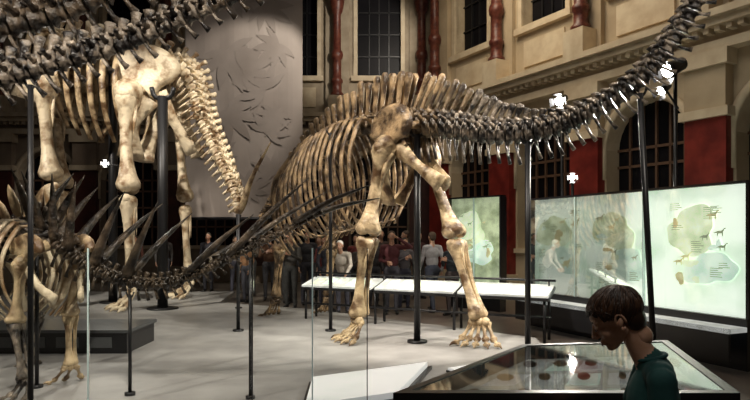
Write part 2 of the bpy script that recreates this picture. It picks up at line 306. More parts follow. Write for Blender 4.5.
for g in(-1,1):
    B.blade([(-.40,.02),(-.3,.16),(0,.2),(.32,.14),(.4,0),(.12,-.05),(.03,-.16),(-.1,-.06)],S2(.05,g*.24,1.42),h2,Z,.1,2)
    B.sweep([S2(.1,g*.24,1.32),S2(-.1,g*.2,1.12),S2(-.32,g*.12,.98)],[(.08,.04),(.04,.03),(.06,.03)],8,3,side=Z,sub=8)
    B.sweep([S2(.15,g*.24,1.32),S2(.32,g*.2,1.0),S2(.45,g*.12,.86)],[(.08,.04),(.05,.03),(.07,.03)],8,3,side=Z,sub=8)
    B.sweep([S2(.05,g*.05,1.5),S2(.05,g*.24,1.42)],[.06,.06],8,2)
    dx=.0 if g>0 else .35; mm=1 if g>0 else 2
    h_=S2(.08,g*.27,1.33); k_=S2(.18+dx*.6,g*.30,.74); a_=S2(-.02+dx,g*.28,.20)
    B.ell(h_,.08,2); longbone(B,h_,k_,.062,2,side=l2); lowerleg(B,k_,a_,.044,mm,l2); foot(B,a_,0,(-.5,-.8,0) if g>0 else h2,.24,mm,3)
    s0=S2(1.55,g*.28,1.02); e=S2(1.45,g*.36,.6); w=S2(1.55,g*.32,.14)
    B.sweep([s0-Z*.1,s0+Z*.12,s0-h2*.35+Z*.4],[(.1,.03),(.06,.03),(.1,.02)],8,1,side=h2,sub=8)
    longbone(B,s0,e,.045,1,side=l2); lowerleg(B,e,w,.032,1,l2); foot(B,w,0,h2,.18,1,5)
    for i,f in enumerate((.2,.48,.8,1.12,1.45)):
        hh=(.52,.46,.36,.30,.24)[i]; z=(1.70,1.80,1.80,1.70,1.50)[i]
        if i<2: spike(S2(f,g*.05,z-.04),S2(f-.18,g*.30,z+hh),.04,0)
        else: B.blade([(-.09,0),(-.13,hh*.45),(0,hh),(.13,hh*.45),(.09,0)],S2(f,g*.07,z),h2,(l2*g*.3+Z).normalized(),.03,2)
B.build('stegosaur_skeleton',[bone_dark,bone_grey,bone_leg,bone_pale])

# ============================ posts
def post(x,y,z1,w=.1,z0=0,x1=None,fork=True):
    b=MB(); x1=x if x1 is None else x1
    b.sweep([(x,y,z0+.02),(x1,y,z1)],[w/2,w/2],12,0,side=(1,0,0)); b.sweep([(x,y,z0),(x,y,z0+.03)],[w*1.5,w*1.5],16,0)
    if fork:
        for g in(-1,1): b.sweep([(x1,y,z1-.05),(x1+g*w*.8,y,z1),(x1+g*w*1.1,y,z1+w*.9)],[w*.25]*3,6,0,sub=6)
    b.build('support_post',[steel])
post(-4.60,13.0,4.6,.22); post(-2.28,10.0,1.95,.06,fork=False); post(-.74,10.0,3.3,.06)
post(.63,8.95,3.1,.10); post(2.05,8.05,2.85,.08); post(3.36,7.2,3.3,.07,-.1,x1=3.18); post(-2.87,5.0,2.85,.045); post(-4.1,5.35,3.2,.05)
post(-2.45,6.0,1.0,.035); post(-1.22,5.87,1.38,.03); post(-3.55,6.3,1.55,.04); post(-2.98,13.1,2.0,.05); post(-6.2,14.2,5.6,.2)

# ============================ room
b=MB(); b.box((-1,8,-.15),(34,38,.1),0,0); b.build('floor',[floor_m])
b=MB(); b.prism([(-10,4.75),(.0,4.75),(2.3,7.5),(2.5,9.35),(-1.3,12.9),(-3.7,14.3),(-4.0,17),(-10,17)],-.1,0,0)
b.build('exhibit_platform',[plat_m])
b=MB(); b.box((-1,8,11.6),(34,38,.2),0,0)
for i in range(7): b.box((-1,-8+5*i,11.3),(34,.3,.4),0,0)
b.build('ceiling',[darkwall])
b=MB(); b.box((-16.5,8,5.7),(.3,38,11.8),0,0)
for i in range(6): b.box((-16.25,-6+5*i,5.7),(.3,.7,11.6),0,1)
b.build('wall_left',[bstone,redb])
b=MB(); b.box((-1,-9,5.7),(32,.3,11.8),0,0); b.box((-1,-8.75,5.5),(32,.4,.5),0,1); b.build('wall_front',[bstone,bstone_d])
winc=[0]
def arcade(name,O,d,nr,k0,k1,mats):
    O=V(O);d=V(d).normalized();nr=V(nr).normalized(); b=MB(); ax=(d,nr,Z)
    P=lambda s,n,z:O+d*s+nr*n+Z*z
    def lb(s0,s1,n0,n1,z0,z1,m): b.box(P((s0+s1)/2,(n0+n1)/2,(z0+z1)/2),(s1-s0,n1-n0,z1-z0),0,m,ax)
    for k in range(k0,k1+1):
        s=3*k
        lb(s-.42,s+.42,-.3,.25,-.1,3.95,1); lb(s-.5,s+.5,-.3,.33,-.1,.5,0); lb(s-.5,s+.5,-.3,.34,3.9,4.08,2); lb(s-.42,s+.42,-.3,.27,4.08,4.9,0); lb(s-.5,s+.5,-.3,.36,4.9,5.2,2)
        lb(s-.42,s+.42,-.3,.14,5.9,11.5,4); lb(s-.3,s+.3,.0,.62,5.9,6.5,2)
        pr=[(6.5,.24),(6.6,.24),(6.68,.17),(6.95,.17),(7.0,.21),(7.1,.21),(7.15,.16),(7.8,.155),(7.85,.2),(7.98,.22),(8.1,.2),(8.15,.15),(9.4,.14),(9.5,.2),(9.8,.26),(10,.28)]
        b.sweep([P(s,.34,z) for z,_ in pr],[r for _,r in pr],14,3,side=d); lb(s-.32,s+.32,0,.66,10,10.5,2)
        if k==k1: break
        c=s+1.5; hw=1.02; zs=3.6; n=16
        lb(s+.42,c-hw,-.5,0,-.1,5.2,0); lb(c+hw,s+2.58,-.5,0,-.1,5.2,0); lb(c-hw,c+hw,-.5,0,-.1,1.1,0); lb(c-hw-.1,c+hw+.1,-.5,.08,1.1,1.22,2)
        pts=[(c+hw*math.cos(math.pi*i/n),zs+hw*math.sin(math.pi*i/n)) for i in range(n+1)]
        for i in range(n):
            (a0,z0),(a1,z1)=pts[i],pts[i+1]
            b.add([P(a0,0,z0),P(a1,0,z1),P(a1,0,5.2),P(a0,0,5.2)],[(0,1,2,3)],0,False); b.add([P(a0,0,z0),P(a1,0,z1),P(a1,-.5,z1),P(a0,-.5,z0)],[(0,1,2,3)],2,False)
        b.sweep([P(c+hw+.09,.02,2.9)]+[P(c+(hw+.09)*math.cos(math.pi*i/n),.02,zs+(hw+.09)*math.sin(math.pi*i/n)) for i in range(n+1)]+[P(c-hw-.09,.02,2.9)],[(.06,.1)]*(n+3),8,2,side=nr)
        lb(s+.42,c-.78,-.4,0,5.9,11.5,4); lb(c+.78,s+2.58,-.4,0,5.9,11.5,4); lb(c-.78,c+.78,-.4,0,5.9,7.3,4); lb(c-.78,c+.78,-.4,0,10.4,11.5,4)
        lb(c-.92,c-.78,-.3,.08,7.2,10.5,5); lb(c+.78,c+.92,-.3,.08,7.2,10.5,5); lb(c-1.0,c+1.0,-.3,.16,7.12,7.3,5); lb(c-1.0,c+1.0,-.3,.16,10.4,10.6,5)
        lb(c-.72,c+.72,-.02,.05,6.2,6.9,5)
        winc[0]+=1; w=MB()
        def wb(s0,s1,n0,n1,z0,z1,m): w.box(P((s0+s1)/2,(n0+n1)/2,(z0+z1)/2),(s1-s0,n1-n0,z1-z0),0,m,ax)
        wb(c-1.1,c+1.1,-.46,-.44,1.1,4.75,0); wb(c-.8,c+.8,-.36,-.34,7.25,10.45,0)
        for x in(-.68,-.34,0,.34,.68): wb(c+x-.025,c+x+.025,-.44,-.38,1.2,zs+math.sqrt(hw*hw-x*x),1)
        for z in(1.9,2.6,3.2,3.6): wb(c-hw,c+hw,-.44,-.38,z-.03,z+.03,1)
        for x in(-.36,0,.36): wb(c+x-.02,c+x+.02,-.34,-.28,7.3,10.4,2)
        for z in(8.1,8.9,9.7): wb(c-.78,c+.78,-.34,-.28,z-.02,z+.02,2)
        w.build('window_%d'%winc[0],[glassdark,brownm,steel])
    s0,s1=3*k0-.5,3*k1+.5
    lb(s0,s1,-.4,.30,5.2,5.38,2); lb(s0,s1,-.4,.2,5.38,5.62,0); lb(s0,s1,-.4,.5,5.62,5.76,2); lb(s0,s1,-.4,.62,5.76,5.9,2)
    for i in range(int((s1-s0)/.22)): lb(s0+.22*i,s0+.22*i+.11,.2,.42,5.52,5.62,2)
    lb(s0,s1,-.4,.4,11.2,11.55,2)
    b.build(name,mats)
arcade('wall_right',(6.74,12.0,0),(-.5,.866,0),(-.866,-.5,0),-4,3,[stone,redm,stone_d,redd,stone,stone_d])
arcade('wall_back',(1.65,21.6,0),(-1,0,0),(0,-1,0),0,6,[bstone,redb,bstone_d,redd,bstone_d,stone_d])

# banner with leaf print
b=MB(); N=24
for i in range(N):
    x0=-5.75+3.55*i/N; x1=-5.75+3.55*(i+1)/N; y0=18.2+.012*math.sin(i*1.1); y1=18.2+.012*math.sin((i+1)*1.1)
    b.add([(x0,y0,2.1),(x1,y1,2.1),(x1,y1,10.7),(x0,y0,10.7)],[(0,1,2,3)],0)
b.sweep([(-5.8,18.2,2.1),(-2.15,18.2,2.1)],[.05,.05],8,2); b.sweep([(-5.8,18.2,10.7),(-2.15,18.2,10.7)],[.05,.05],8,2)
for x in(-5.6,-2.4): b.sweep([(x,18.2,10.7),(x,18.2,11.05)],[.02,.02],6,2)
ban=mat('banner_cloth',(.24,.205,.185),(.31,.27,.245),.6,.9); leafm=mat('banner_leaf_print',(.20,.17,.152),(.26,.225,.205),.9,.9)
lc=[0]
def leaf(cx,cz,sz,a0,nl=7):
    for i in range(nl):
        lc[0]+=1
        a=a0+(i-(nl-1)/2)*.55; l=sz*(1-.12*abs(i-(nl-1)/2)); dx,dz=math.cos(a),math.sin(a)
        prof=[(0,0),(.12,.05),(.3,.11),(.5,.14),(.7,.11),(.88,.045),(1,0),(.88,-.045),(.7,-.11),(.5,-.14),(.3,-.11),(.12,-.05)]
        vs=[(cx+l*(t*dx-w*dz),18.180-.0002*lc[0],cz+l*(t*dz+w*dx)) for t,w in prof]
        if all(-5.74<v[0]<-2.22 and v[2]>2.15 for v in vs): b.add(vs,[tuple(range(12))],1,False)
for cx,cz,sz,a in((-3.4,8.6,1.1,-.6),(-2.9,7.4,1.0,-2.4),(-4.3,8.8,1.1,.5),(-4.5,7.2,1.4,-1.2),(-3.3,6.0,1.2,2.4),(-4.5,5.4,1.2,-.9),(-3.3,4.7,1.0,1.0),(-4.9,3.9,1.0,1.2),(-3.1,3.4,.9,2.0),(-3.9,3.0,.8,.3),(-4.0,6.6,1.0,.3),(-3.0,5.3,.8,-2.0),(-4.0,9.6,1.0,-1.0),(-2.8,9.4,.9,-2.6)): leaf(cx,cz,sz,a)
b.build('banner',[ban,leafm,steel])

# ============================ vitrines & desks
def wallcase(name,A,Bp,z0,z1,litm,seams=(.5,),ledge=True,base=-.1,seed=3):
    A=V((*A,0));Bp=V((*Bp,0)); e=(Bp-A); L=e.length; e.normalize(); n=V((e.y,-e.x,0)); 
    if n.dot(-A)<0: n=-n
    ax=(e,n,Z); b=MB()
    def lb(s0,s1,n0,n1,za,zb,m): b.box(A+e*(s0+s1)/2+n*(n0+n1)/2+Z*(za+zb)/2,(s1-s0,n1-n0,zb-za),0,m,ax)
    lb(0,L,-.22,0,base,z0,1); lb(0,L,-.2,-.1,z0,z1,0); lb(0,L,-.22,0,z1,z1+.035,1)
    for s in [0.0,1.0]: lb(s*L-.02,s*L+.02,-.22,0,z0,z1,1)
    for s in seams: lb(s*L-.008,s*L+.008,-.05,.0,z0,z1,3)
    lb(0,L,-.012,-.002,z0,z1,2)
    if ledge: lb(0,L,0,.34,z0-.16,z0-.1,4); lb(0,L,.30,.34,z0-.5,z0-.1,1)
    R=random.Random(seed); cnt=[0]
    def patch(cs,cz,rs,rz,m):
        cnt[0]+=1; q=[]; f1,f2,f3=R.uniform(0,6),R.uniform(0,6),R.uniform(0,6)
        for a in np.linspace(0,2*math.pi,49)[:-1]:
            k=.85+.14*math.sin(2*a+f1)+.10*math.sin(3*a+f2)+.04*math.sin(7*a+f3); s=min(L-.05,max(.05,cs+rs*math.cos(a)*k)); z=min(z1-.05,max(z0+.05,cz+rz*math.sin(a)*k)); q.append(A+e*s-n*(.0985-.0004*cnt[0])+Z*z)
        b.add(q,[tuple(range(48))],m,False)
    def beast(s,z,k,m):
        cnt[0]+=1
        pl=[(-1.3,.1),(-.8,.3),(-.3,.5),(.3,.5),(.6,.7),(.9,1.0),(1.15,1.0),(1.2,.85),(.9,.75),(.65,.3),(.6,-.5),(.45,-.5),(.4,0),(-.3,0),(-.35,-.5),(-.5,-.5),(-.55,.05)]
        b.add([A+e*(s+x*k)-n*(.0985-.0004*cnt[0])+Z*(z+y*k) for x,y in pl],[tuple(range(len(pl)))],m,False)
    npn=max(1,int(L/1.3))
    for j in range(npn):
        c0=(j+.5)*L/npn; hw=L/npn*.45; zc=(z0+z1)/2; hz=(z1-z0)/2
        patch(c0-.25*hw,zc+.3*hz,hw*.75,hz*.42,5); patch(c0+.2*hw,zc-.3*hz,hw*.7,hz*.3,6)
        for k in range(6): patch(c0+R.uniform(-.7,.7)*hw,zc+R.uniform(-.5,.55)*hz,hw*R.uniform(.08,.22),hz*R.uniform(.04,.12),(6,5,6,8,5,8)[k])
        for k in range(6): beast(c0+R.uniform(-.7,.7)*hw,zc+R.uniform(-.6,.6)*hz,R.uniform(.05,.1),(8,9)[k%2])
        for k in range(7):
            s=c0+R.uniform(-.9,.7)*hw; z=zc+R.uniform(-.7,.75)*hz
            for q in range(R.randint(3,6)): lb(s,min(L-.05,s+R.uniform(.12,.2)),-.080,-.079,z-q*.028,z-q*.028+.010,9)
    return b.build(name,[litm,blackm,glass,glassedge,littop,printm,printg,bone_tan,printk,printt])
wallcase('display_case',(2.92,11.3),(4.62,7.45),.55,2.25,lit,(.28,.62))
wallcase('display_case.001',(1.75,14.3),(2.75,13.2),.5,2.45,lit2,(.5,),False,-.1,5)
wallcase('display_case.002',(4.9,7.0),(5.8,4.6),.55,2.25,lit,(.5,),True,-.1,8)
b=MB(); A=V((-1.2,11.9,0)); E=V((2.95,9.75,0)); e=(E-A).normalized(); n=V((e.y,-e.x,0)); L=(E-A).length
tu=(n*.5-Z*.14).normalized(); tn=e.cross(tu).normalized()
if tn.z<0: tn=-tn
for i in range(3):
    s0=L/3*i+.04; s1=L/3*(i+1)-.04; c=A+e*(s0+s1)/2+n*.25+Z*.70
    b.box(c,(s1-s0,.52,.04),0,0,(e,tu,tn)); b.box(c-tn*.04,(s1-s0+.04,.56,.05),0,1,(e,tu,tn))
    for k in range(5): b.box(c+e*((k-2)*.25)+tn*.022,(.17,.3+.05*(k%2),.004),0,2+(k%2),(e,tu,tn))
for i in range(4):
    p=A+e*(L/3*i*.96+.08); 
    for q in(.06,.42): b.sweep([p+n*q-Z*.1,p+n*q+Z*(.70-q*.15)],[.025,.025],8,1)
b.sweep([A+n*.42+Z*.3,E+n*.42+Z*.3],[.02,.02],8,1); b.sweep([A+n*.06+Z*.86,E+n*.06+Z*.86],[.02,.02],8,1)
for i in range(4): p=A+e*(L/3*i*.96+.08); b.sweep([p+n*.06+Z*.6,p+n*.06+Z*.86],[.015,.015],6,1)
b.build('information_desk',[littop,steel,printm,printg])
def tablecase(name,poly,zt,m,rows):
    b=MB(); c=V((sum(p[0] for p in poly)/4,sum(p[1] for p in poly)/4)); sc=lambda k:[tuple(c+(V(p)-c)*k) for p in poly]
    b.prism(sc(.86),-.1,.62,1); b.prism(poly,.62,zt-.10,1); b.prism(sc(.93),zt-.10,zt-.09,0)
    o=sc(1);i_=sc(.92)
    for k in range(4):
        j=(k+1)%4; b.prism([o[k],o[j],i_[j],i_[k]],zt-.10,zt,1)
    b.prism(sc(.925),zt-.012,zt-.004,2)
    q=[V((*p,zt-.085)) for p in sc(.88)]
    R=random.Random(5)
    for r in range(rows):
        for k in range(5):
            u0=.05+k*.19; v0=.06+r/rows*.92
            f=lambda u,v:(q[0].lerp(q[3],u)).lerp(q[1].lerp(q[2],u),v)
            b.add([f(u0,v0),f(u0+.15,v0),f(u0+.15,v0+.7/rows),f(u0,v0+.7/rows)],[(0,1,2,3)],3+(k+r)%3,False)
            x=f(u0+.07,v0+.3/rows); b.ell(x+Z*.02,(R.uniform(.02,.05),R.uniform(.02,.04),.02),6,10,6)
    return b.build(name,[m,blackm,glass,printg,whitep,littop,bone_tan])
tablecase('table_display_case',[(.08,2.66),(.95,3.85),(1.95,4.0),(1.62,2.66)],.9,littab,3)
tablecase('table_display_case.001',[(1.80,2.5),(2.05,3.05),(3.6,3.05),(3.4,2.5)],.9,whitep,2)
b=MB(); b.prism([(-.66,6.35),(.62,7.1),(.22,5.75),(-.62,5.3)],0,.1,0); b.prism([(-.70,6.38),(.68,7.16),(.26,5.70),(-.66,5.24)],0,.04,1); b.build('white_slab',[whitep,steel])  # white zone on the floor, built as a low slab with slight emission
b=MB(); b.prism([(.85,7.0),(1.25,7.25),(1.35,7.1),(.95,6.85)],0,.05,0); b.prism([(.83,7.0),(1.25,7.27),(1.37,7.1),(.95,6.83)],0,.025,1); b.build('white_slab.001',[whitep,steel])  # smaller white floor patch, same slightly emissive slab
b=MB(); b.box((-4.6,8.6,.14),(2.5,1.0,.28),0,0); b.box((-4.6,8.6,.30),(2.56,1.06,.04),0,1)
for k in range(5): b.box((-5.5+.45*k,8.09,.15),(.3,.01,.14),0,1)
b.build('display_plinth',[blackm,mat('plinth_top',(.10,.105,.11),rough=.3)])
b=MB(); xs=[-6.0,-4.4,-2.2,-.94,-.48,-.06]
for i in range(len(xs)-1):
    w=xs[i+1]-xs[i]-.02; b.box(((xs[i]+xs[i+1])/2,4.6,.70),(w,.012,1.6),0,0)
for x in xs[1:]:
    b.box((x,4.6,.70),(.010 if x==-.48 else .008,.014,1.6),0,1 if x in(-2.2,-.48) else 2)
    b.box((x,4.6,-.05),(.12,.08,.1),0,2)
b.build('glass_barrier',[glass,glassedge,steel])

# ============================ spotlights
def spotl(p,aim,r=.07,polez=None,arm=None,e=60):
    p=V(p); d=(V(aim)-p).normalized(); b=MB()
    b.sweep([p-d*r*3,p-d*r*2.8,p-d*r*.5,p],[r*.5,r*.85,r,r*1.08],14,0); b.sweep([p+d*.002,p+d*.006],[r*.9,r*.9],14,1)
    if polez is not None: b.sweep([(p-d*r*1.5)-Z*r,V((*(p-d*r*1.5).xy,polez))],[.03,.03],8,0)
    if arm is not None: b.sweep([p-d*r*1.5,V(arm)],[.018,.018],8,0)
    # barn-door flaps catch the beam
    s_=d.cross(Z).normalized(); u_=s_.cross(d)
    for q,w_ in((s_,u_),(-s_,u_),(u_,s_),(-u_,s_)):
        c=p+q*r*1.05; b.add([c-w_*r*.7,c+w_*r*.7,c+w_*r*.9+d*r*1.1+q*r*.6,c-w_*r*.9+d*r*1.1+q*r*.6],[(0,1,2,3)],0,False)
    b.build('spotlight',[steel,lampglow])
    l=bpy.data.lights.new('spot_lamp','SPOT'); l.energy=e; l.spot_size=1.8; l.spot_blend=.8; l.color=(1,.93,.82); l.shadow_soft_size=r
    o=bpy.data.objects.new('spot_lamp',l); scene.collection.objects.link(o); o.location=p+d*(.03+r*1.2); o.rotation_euler=d.to_track_quat('-Z','Y').to_euler()
spotl((4.63,9.5,4.2),(1.5,8.4,2.6),.12,-.1,e=500)
spotl((4.58,9.6,3.9),(1.2,8,1.2),.07,arm=(4.80,9.5,3.6),e=150)
spotl((3.72,12.1,4.3),(1,8.5,2.5),.10,-.1,e=350)
spotl((3.95,12.0,2.75),(2,6,1.2),.06,-.1,e=80)
spotl((-5.85,13.0,3.15),(-3.5,6,2.4),.05,arm=(-5.5,13.2,3.1),e=100)

# ============================ people
def remesh(prims,vox,it,M):
    T=MB()
    for q in prims:
        if q[0]=='c':
            _,a,ra,c,rc,m=q; a=V(a);c=V(c); T.ell(a,ra,0,16,10); T.ell(c,rc,0,16,10); T.sweep([a,c],[ra*.995,rc*.995],16,0)
        else: T.ell(q[1],q[2],0,20,14,q[4] if len(q)>4 else None)
    ob=T.build('tmp',[]); 
    md=ob.modifiers.new('r','REMESH'); md.mode='VOXEL'; md.voxel_size=vox; md.use_smooth_shade=True
    ms=ob.modifiers.new('s','SMOOTH'); ms.factor=.5; ms.iterations=it
    dg=bpy.context.evaluated_depsgraph_get(); me=bpy.data.meshes.new_from_object(ob.evaluated_get(dg))
    n=len(me.vertices); co=np.empty(n*3,dtype=np.float32); me.vertices.foreach_get('co',co); co=co.reshape(-1,3).astype(float)
    fs=[tuple(p.vertices) for p in me.polygons]
    bpy.data.objects.remove(ob); bpy.data.meshes.remove(me)
    fc=np.array([co[list(f)].mean(axis=0) for f in fs]); best=np.full(len(fs),1e9); mi=np.zeros(len(fs),int)
    for q in prims:
        if q[0]=='c':
            _,a,ra,c,rc,m=q; a=np.array(a,float);c=np.array(c,float); d=c-a; t=np.clip(((fc-a)@d)/(d@d+1e-12),0,1)
            D=np.linalg.norm(fc-(a+t[:,None]*d),axis=1)-(ra+(rc-ra)*t)
        else:
            r=q[2] if isinstance(q[2],(tuple,list)) else (q[2],)*3; m=q[3]; loc=fc-np.array(q[1],float)
            if len(q)>4 and q[4] is not None: loc=loc@np.array(q[4])
            D=(np.linalg.norm(loc/np.array(r),axis=1)-1)*min(r)
        k=D<best; best[k]=D[k]; mi[k]=m
    return [M@V(c) for c in co],fs,[int(x) for x in mi]
def addmesh(B,vs,fs,mi):
    o=len(B.v); B.v+=[tuple(v) for v in vs]
    for f,m in zip(fs,mi): B.f.append(tuple(i+o for i in f)); B.m.append(m); B.sm.append(True)
def hand(B,M,w,dr,nrm,sc,m,curl=.5):
    w=V(w);dr=V(dr).normalized();nr=V(nrm);nr=(nr-dr*nr.dot(dr)).normalized();sd=dr.cross(nr)
    B.sweep([M@(w-dr*.01*sc),M@(w+dr*.03*sc),M@(w+dr*.085*sc)],[(.024*sc,.016*sc),(.037*sc,.015*sc),(.04*sc,.012*sc)],10,m,side=(M.to_3x3()@sd),sub=8)
    for i,(o,l) in enumerate(((-.03,.068),(-.01,.078),(.011,.073),(.031,.056))):
        b0=w+dr*.08*sc+sd*o*sc; q=[b0];d=dr.copy();
        for k in range(3):
            d=(d+nr*curl*.6).normalized(); q.append(q[-1]+d*l*sc*(.45,.32,.25)[k])
        B.sweep([M@x for x in q],[.0095*sc,.009*sc,.008*sc,.006*sc],8,m,sub=9)
    b0=w+dr*.025*sc-sd*.03*sc; q=[b0,b0+(dr*.6-sd*.8)*.035*sc,b0+(dr*.9-sd*.6+nr*.2)*.065*sc]
    B.sweep([M@x for x in q],[.013*sc,.011*sc,.008*sc],8,m,sub=8)
def person(name,x,y,face,H,shirt,pants,hair,pose='stand',longhair=False,z0=-.1):
    s=H/1.75; M=Matrix.Translation((x,y,z0))@Matrix.Rotation(face,4,'Z')@Matrix.Scale(s,4)
    lean=0.0 if pose!='lean' else .30
    def U(p):
        p=V(p)
        if p.z>.95 and lean: d=p-V((0,0,.95)); c_,s_=math.cos(lean*1.6),math.sin(lean*1.6); return (d.x,d.y*c_+d.z*s_,.95+d.z*c_-d.y*s_)
        return tuple(p)
    st=.07 if pose=='walk' else 0
    P=[]; SH,PA,SK,HA,SO=0,1,2,3,4
    for g in(-1,1):
        f=g*st*2
        P+=[('c',(g*.09,0,.92),.095,(g*.1,.02+f,.5),.062,PA),('c',(g*.1,.02+f,.5),.062,(g*.1,-.02+f*1.6,.1),.045,PA),('c',(g*.1,-.03+f*1.6,.05),.045,(g*.115,.15+f*1.6,.038),.036,SO)]
        s0=(g*.185,0,1.41)
        if pose=='stand' or pose=='walk': e=(g*.23,-.02-f*.5,1.13); w=(g*.22,.08-f*.8,.90)
        elif pose=='phone': e=(g*.24,.02,1.15); w=(g*.08,.28,1.27)
        elif pose=='headhand': e=((g*.40,.1,1.42) if g<0 else (g*.24,.0,1.14)); w=((g*.14,.12,1.60) if g<0 else (g*.1,.22,1.1))
        else: e=(g*.24,.15,1.22); w=(g*.17,.38,1.13)
        s0,e,w=U(s0),U(e),U(w)
        P+=[('c',s0,.058,e,.043,SH),('c',e,.042,w,.029,SH)]
        P.append(('HAND',w,tuple(V(w)-V(e)),g))
    hands=[q for q in P if q[0]=='HAND']; P=[q for q in P if q[0]!='HAND']
    P+=[('e',(0,0,.95),(.165,.115,.12),PA),('e',U((0,.01,1.12)),(.15,.108,.17),SH),('e',U((0,.005,1.29)),(.178,.118,.16),SH),('c',U((-.14,0,1.42)),.06,U((.14,0,1.42)),.06,SH),
        ('c',U((0,-.005,1.42)),.058,U((0,.012,1.56)),.052,SK)]
    h=V(U((0,.02,1.645)))
    P+=[('e',tuple(h+V((0,-.005,.02))),(.074,.092,.085),SK),('e',tuple(h+V((0,.035,-.035))),(.056,.055,.072),SK),('e',tuple(h+V((0,.062,-.09))),(.022,.018,.018),SK),
        ('c',tuple(h+V((0,.088,.0))),.008,tuple(h+V((0,.106,-.033))),.013,SK),('e',tuple(h+V((.079,-.005,-.012))),(.01,.02,.032),SK),('e',tuple(h+V((-.079,-.005,-.012))),(.01,.02,.032),SK),
        ('e',tuple(h+V((0,-.022,.04))),(.081,.094,.083),HA),('e',tuple(h+V((0,-.055,-.005))),(.07,.055,.075),HA)]
    if longhair: P+=[('e',tuple(h+V((0,-.065,-.09))),(.075,.04,.12),HA),('c',tuple(h+V((-.07,-.02,0))),.02,tuple(h+V((-.07,-.03,-.12))),.02,HA),('c',tuple(h+V((.07,-.02,0))),.02,tuple(h+V((.07,-.03,-.12))),.02,HA)]
    B=MB(); addmesh(B,*remesh(P,.012,3,M))
    for q in hands: hand(B,M,q[1],q[2],(-q[3],.2,0),1,SK)
    for g in(-1,1):
        B.ell(M@(h+V((g*.03,.078,.002))),.012*s,5,8,6); B.ell(M@(h+V((g*.03,.087,.002))),.006*s,6,8,6)
    B.sweep([M@(h+V((-.022,.086,-.062))),M@(h+V((0,.094,-.06))),M@(h+V((.022,.086,-.062)))],[.003*s,.006*s,.003*s],6,7)
    c=lambda n,k,r=.8:mat(n,k,tuple(min(1,v*1.35+.01) for v in k),12,r)
    B.build(name,[c(name+'_shirt',shirt),c(name+'_trousers',pants),skin,c(name+'_hair',hair),blackm,eyew,blackm,lipm])
skin=mat('skin',(.55,.31,.20),(.62,.37,.26),30,.5,sss=.1); eyew=mat('eye_white',(.75,.72,.68),rough=.2); lipm=mat('lips',(.40,.15,.12),rough=.5)
R_=math.pi
person('man',.36,12.95,R_*1.0,1.78,(.07,.012,.016),(.03,.03,.04),(.05,.03,.02),'headhand')
person('man',-.69,12.85,R_*.95,1.66,(.50,.45,.40),(.05,.05,.07),(.75,.73,.70),'lean')
person('woman',-1.17,14.0,R_*.9,1.66,(.12,.02,.02),(.03,.03,.05),(.06,.035,.02),'phone',True)
person('man',-1.65,14.6,R_*1.1,1.80,(.02,.02,.025),(.02,.02,.03),(.03,.02,.015),'stand')
person('woman',-.03,14.0,R_*1.2,1.68,(.03,.025,.03),(.03,.03,.04),(.25,.15,.07),'stand',True)
person('man',1.27,13.3,.4,1.76,(.38,.38,.40),(.05,.06,.09),(.09,.06,.04),'walk')
person('woman',1.62,12.6,R_*.75,1.62,(.02,.03,.04),(.04,.03,.03),(.35,.22,.10),'phone',True)
person('man',-2.75,15.6,R_*1.05,1.74,(.14,.07,.04),(.05,.05,.06),(.04,.03,.02),'phone')
person('woman',-3.25,15.2,R_*.8,1.60,(.22,.11,.05),(.03,.03,.04),(.10,.05,.03),'stand',True)
person('man',-5.0,18.0,R_,1.76,(.03,.03,.04),(.03,.03,.04),(.05,.04,.03),'stand')
person('woman',-4.1,17.6,R_*1.2,1.65,(.25,.23,.22),(.04,.04,.06),(.05,.03,.02),'stand',True)
person('man',.78,15.2,R_*.6,1.80,(.03,.035,.05),(.03,.03,.03),(.06,.04,.03),'stand')
person('man',-6.3,17.9,R_*1.1,1.75,(.04,.035,.035),(.03,.03,.04),(.04,.03,.02),'stand')
person('woman',-.45,14.6,R_*.9,1.70,(.14,.02,.02),(.03,.03,.04),(.05,.03,.02),'stand',True)
person('man',-2.15,14.9,R_*1.3,1.78,(.03,.03,.035),(.03,.03,.03),(.10,.07,.04),'stand')
person('woman',.66,13.6,R_*1.1,1.63,(.10,.09,.10),(.03,.03,.05),(.03,.02,.015),'phone',True)
person('man',-1.05,13.3,R_*1.15,1.74,(.035,.035,.05),(.03,.03,.04),(.05,.035,.025),'stand')
person('man',-3.45,16.6,R_*.9,1.79,(.07,.05,.035),(.03,.03,.03),(.05,.035,.025),'phone')
person('woman',-7.2,18.0,R_,1.68,(.10,.03,.02),(.03,.03,.03),(.05,.035,.025),'stand',True)
person('man',.15,15.6,R_*1.1,1.82,(.05,.03,.025),(.03,.03,.03),(.05,.035,.025),'stand')
person('woman',-1.5,16.2,R_*.9,1.66,(.05,.05,.06),(.03,.03,.03),(.12,.07,.03),'stand',True)
person('man',1.15,16.0,R_*1.2,1.78,(.06,.02,.02),(.03,.03,.03),(.03,.02,.02),'phone')
person('woman',-2.5,17.0,R_*1.1,1.67,(.04,.04,.04),(.03,.03,.03),(.05,.035,.025),'stand',True)
person('woman',-.30,13.2,R_*1.05,1.58,(.05,.04,.035),(.03,.03,.03),(.15,.09,.04),'phone',True)
person('man',-1.95,13.9,R_*.95,1.72,(.06,.055,.05),(.03,.03,.03),(.04,.03,.02),'phone')

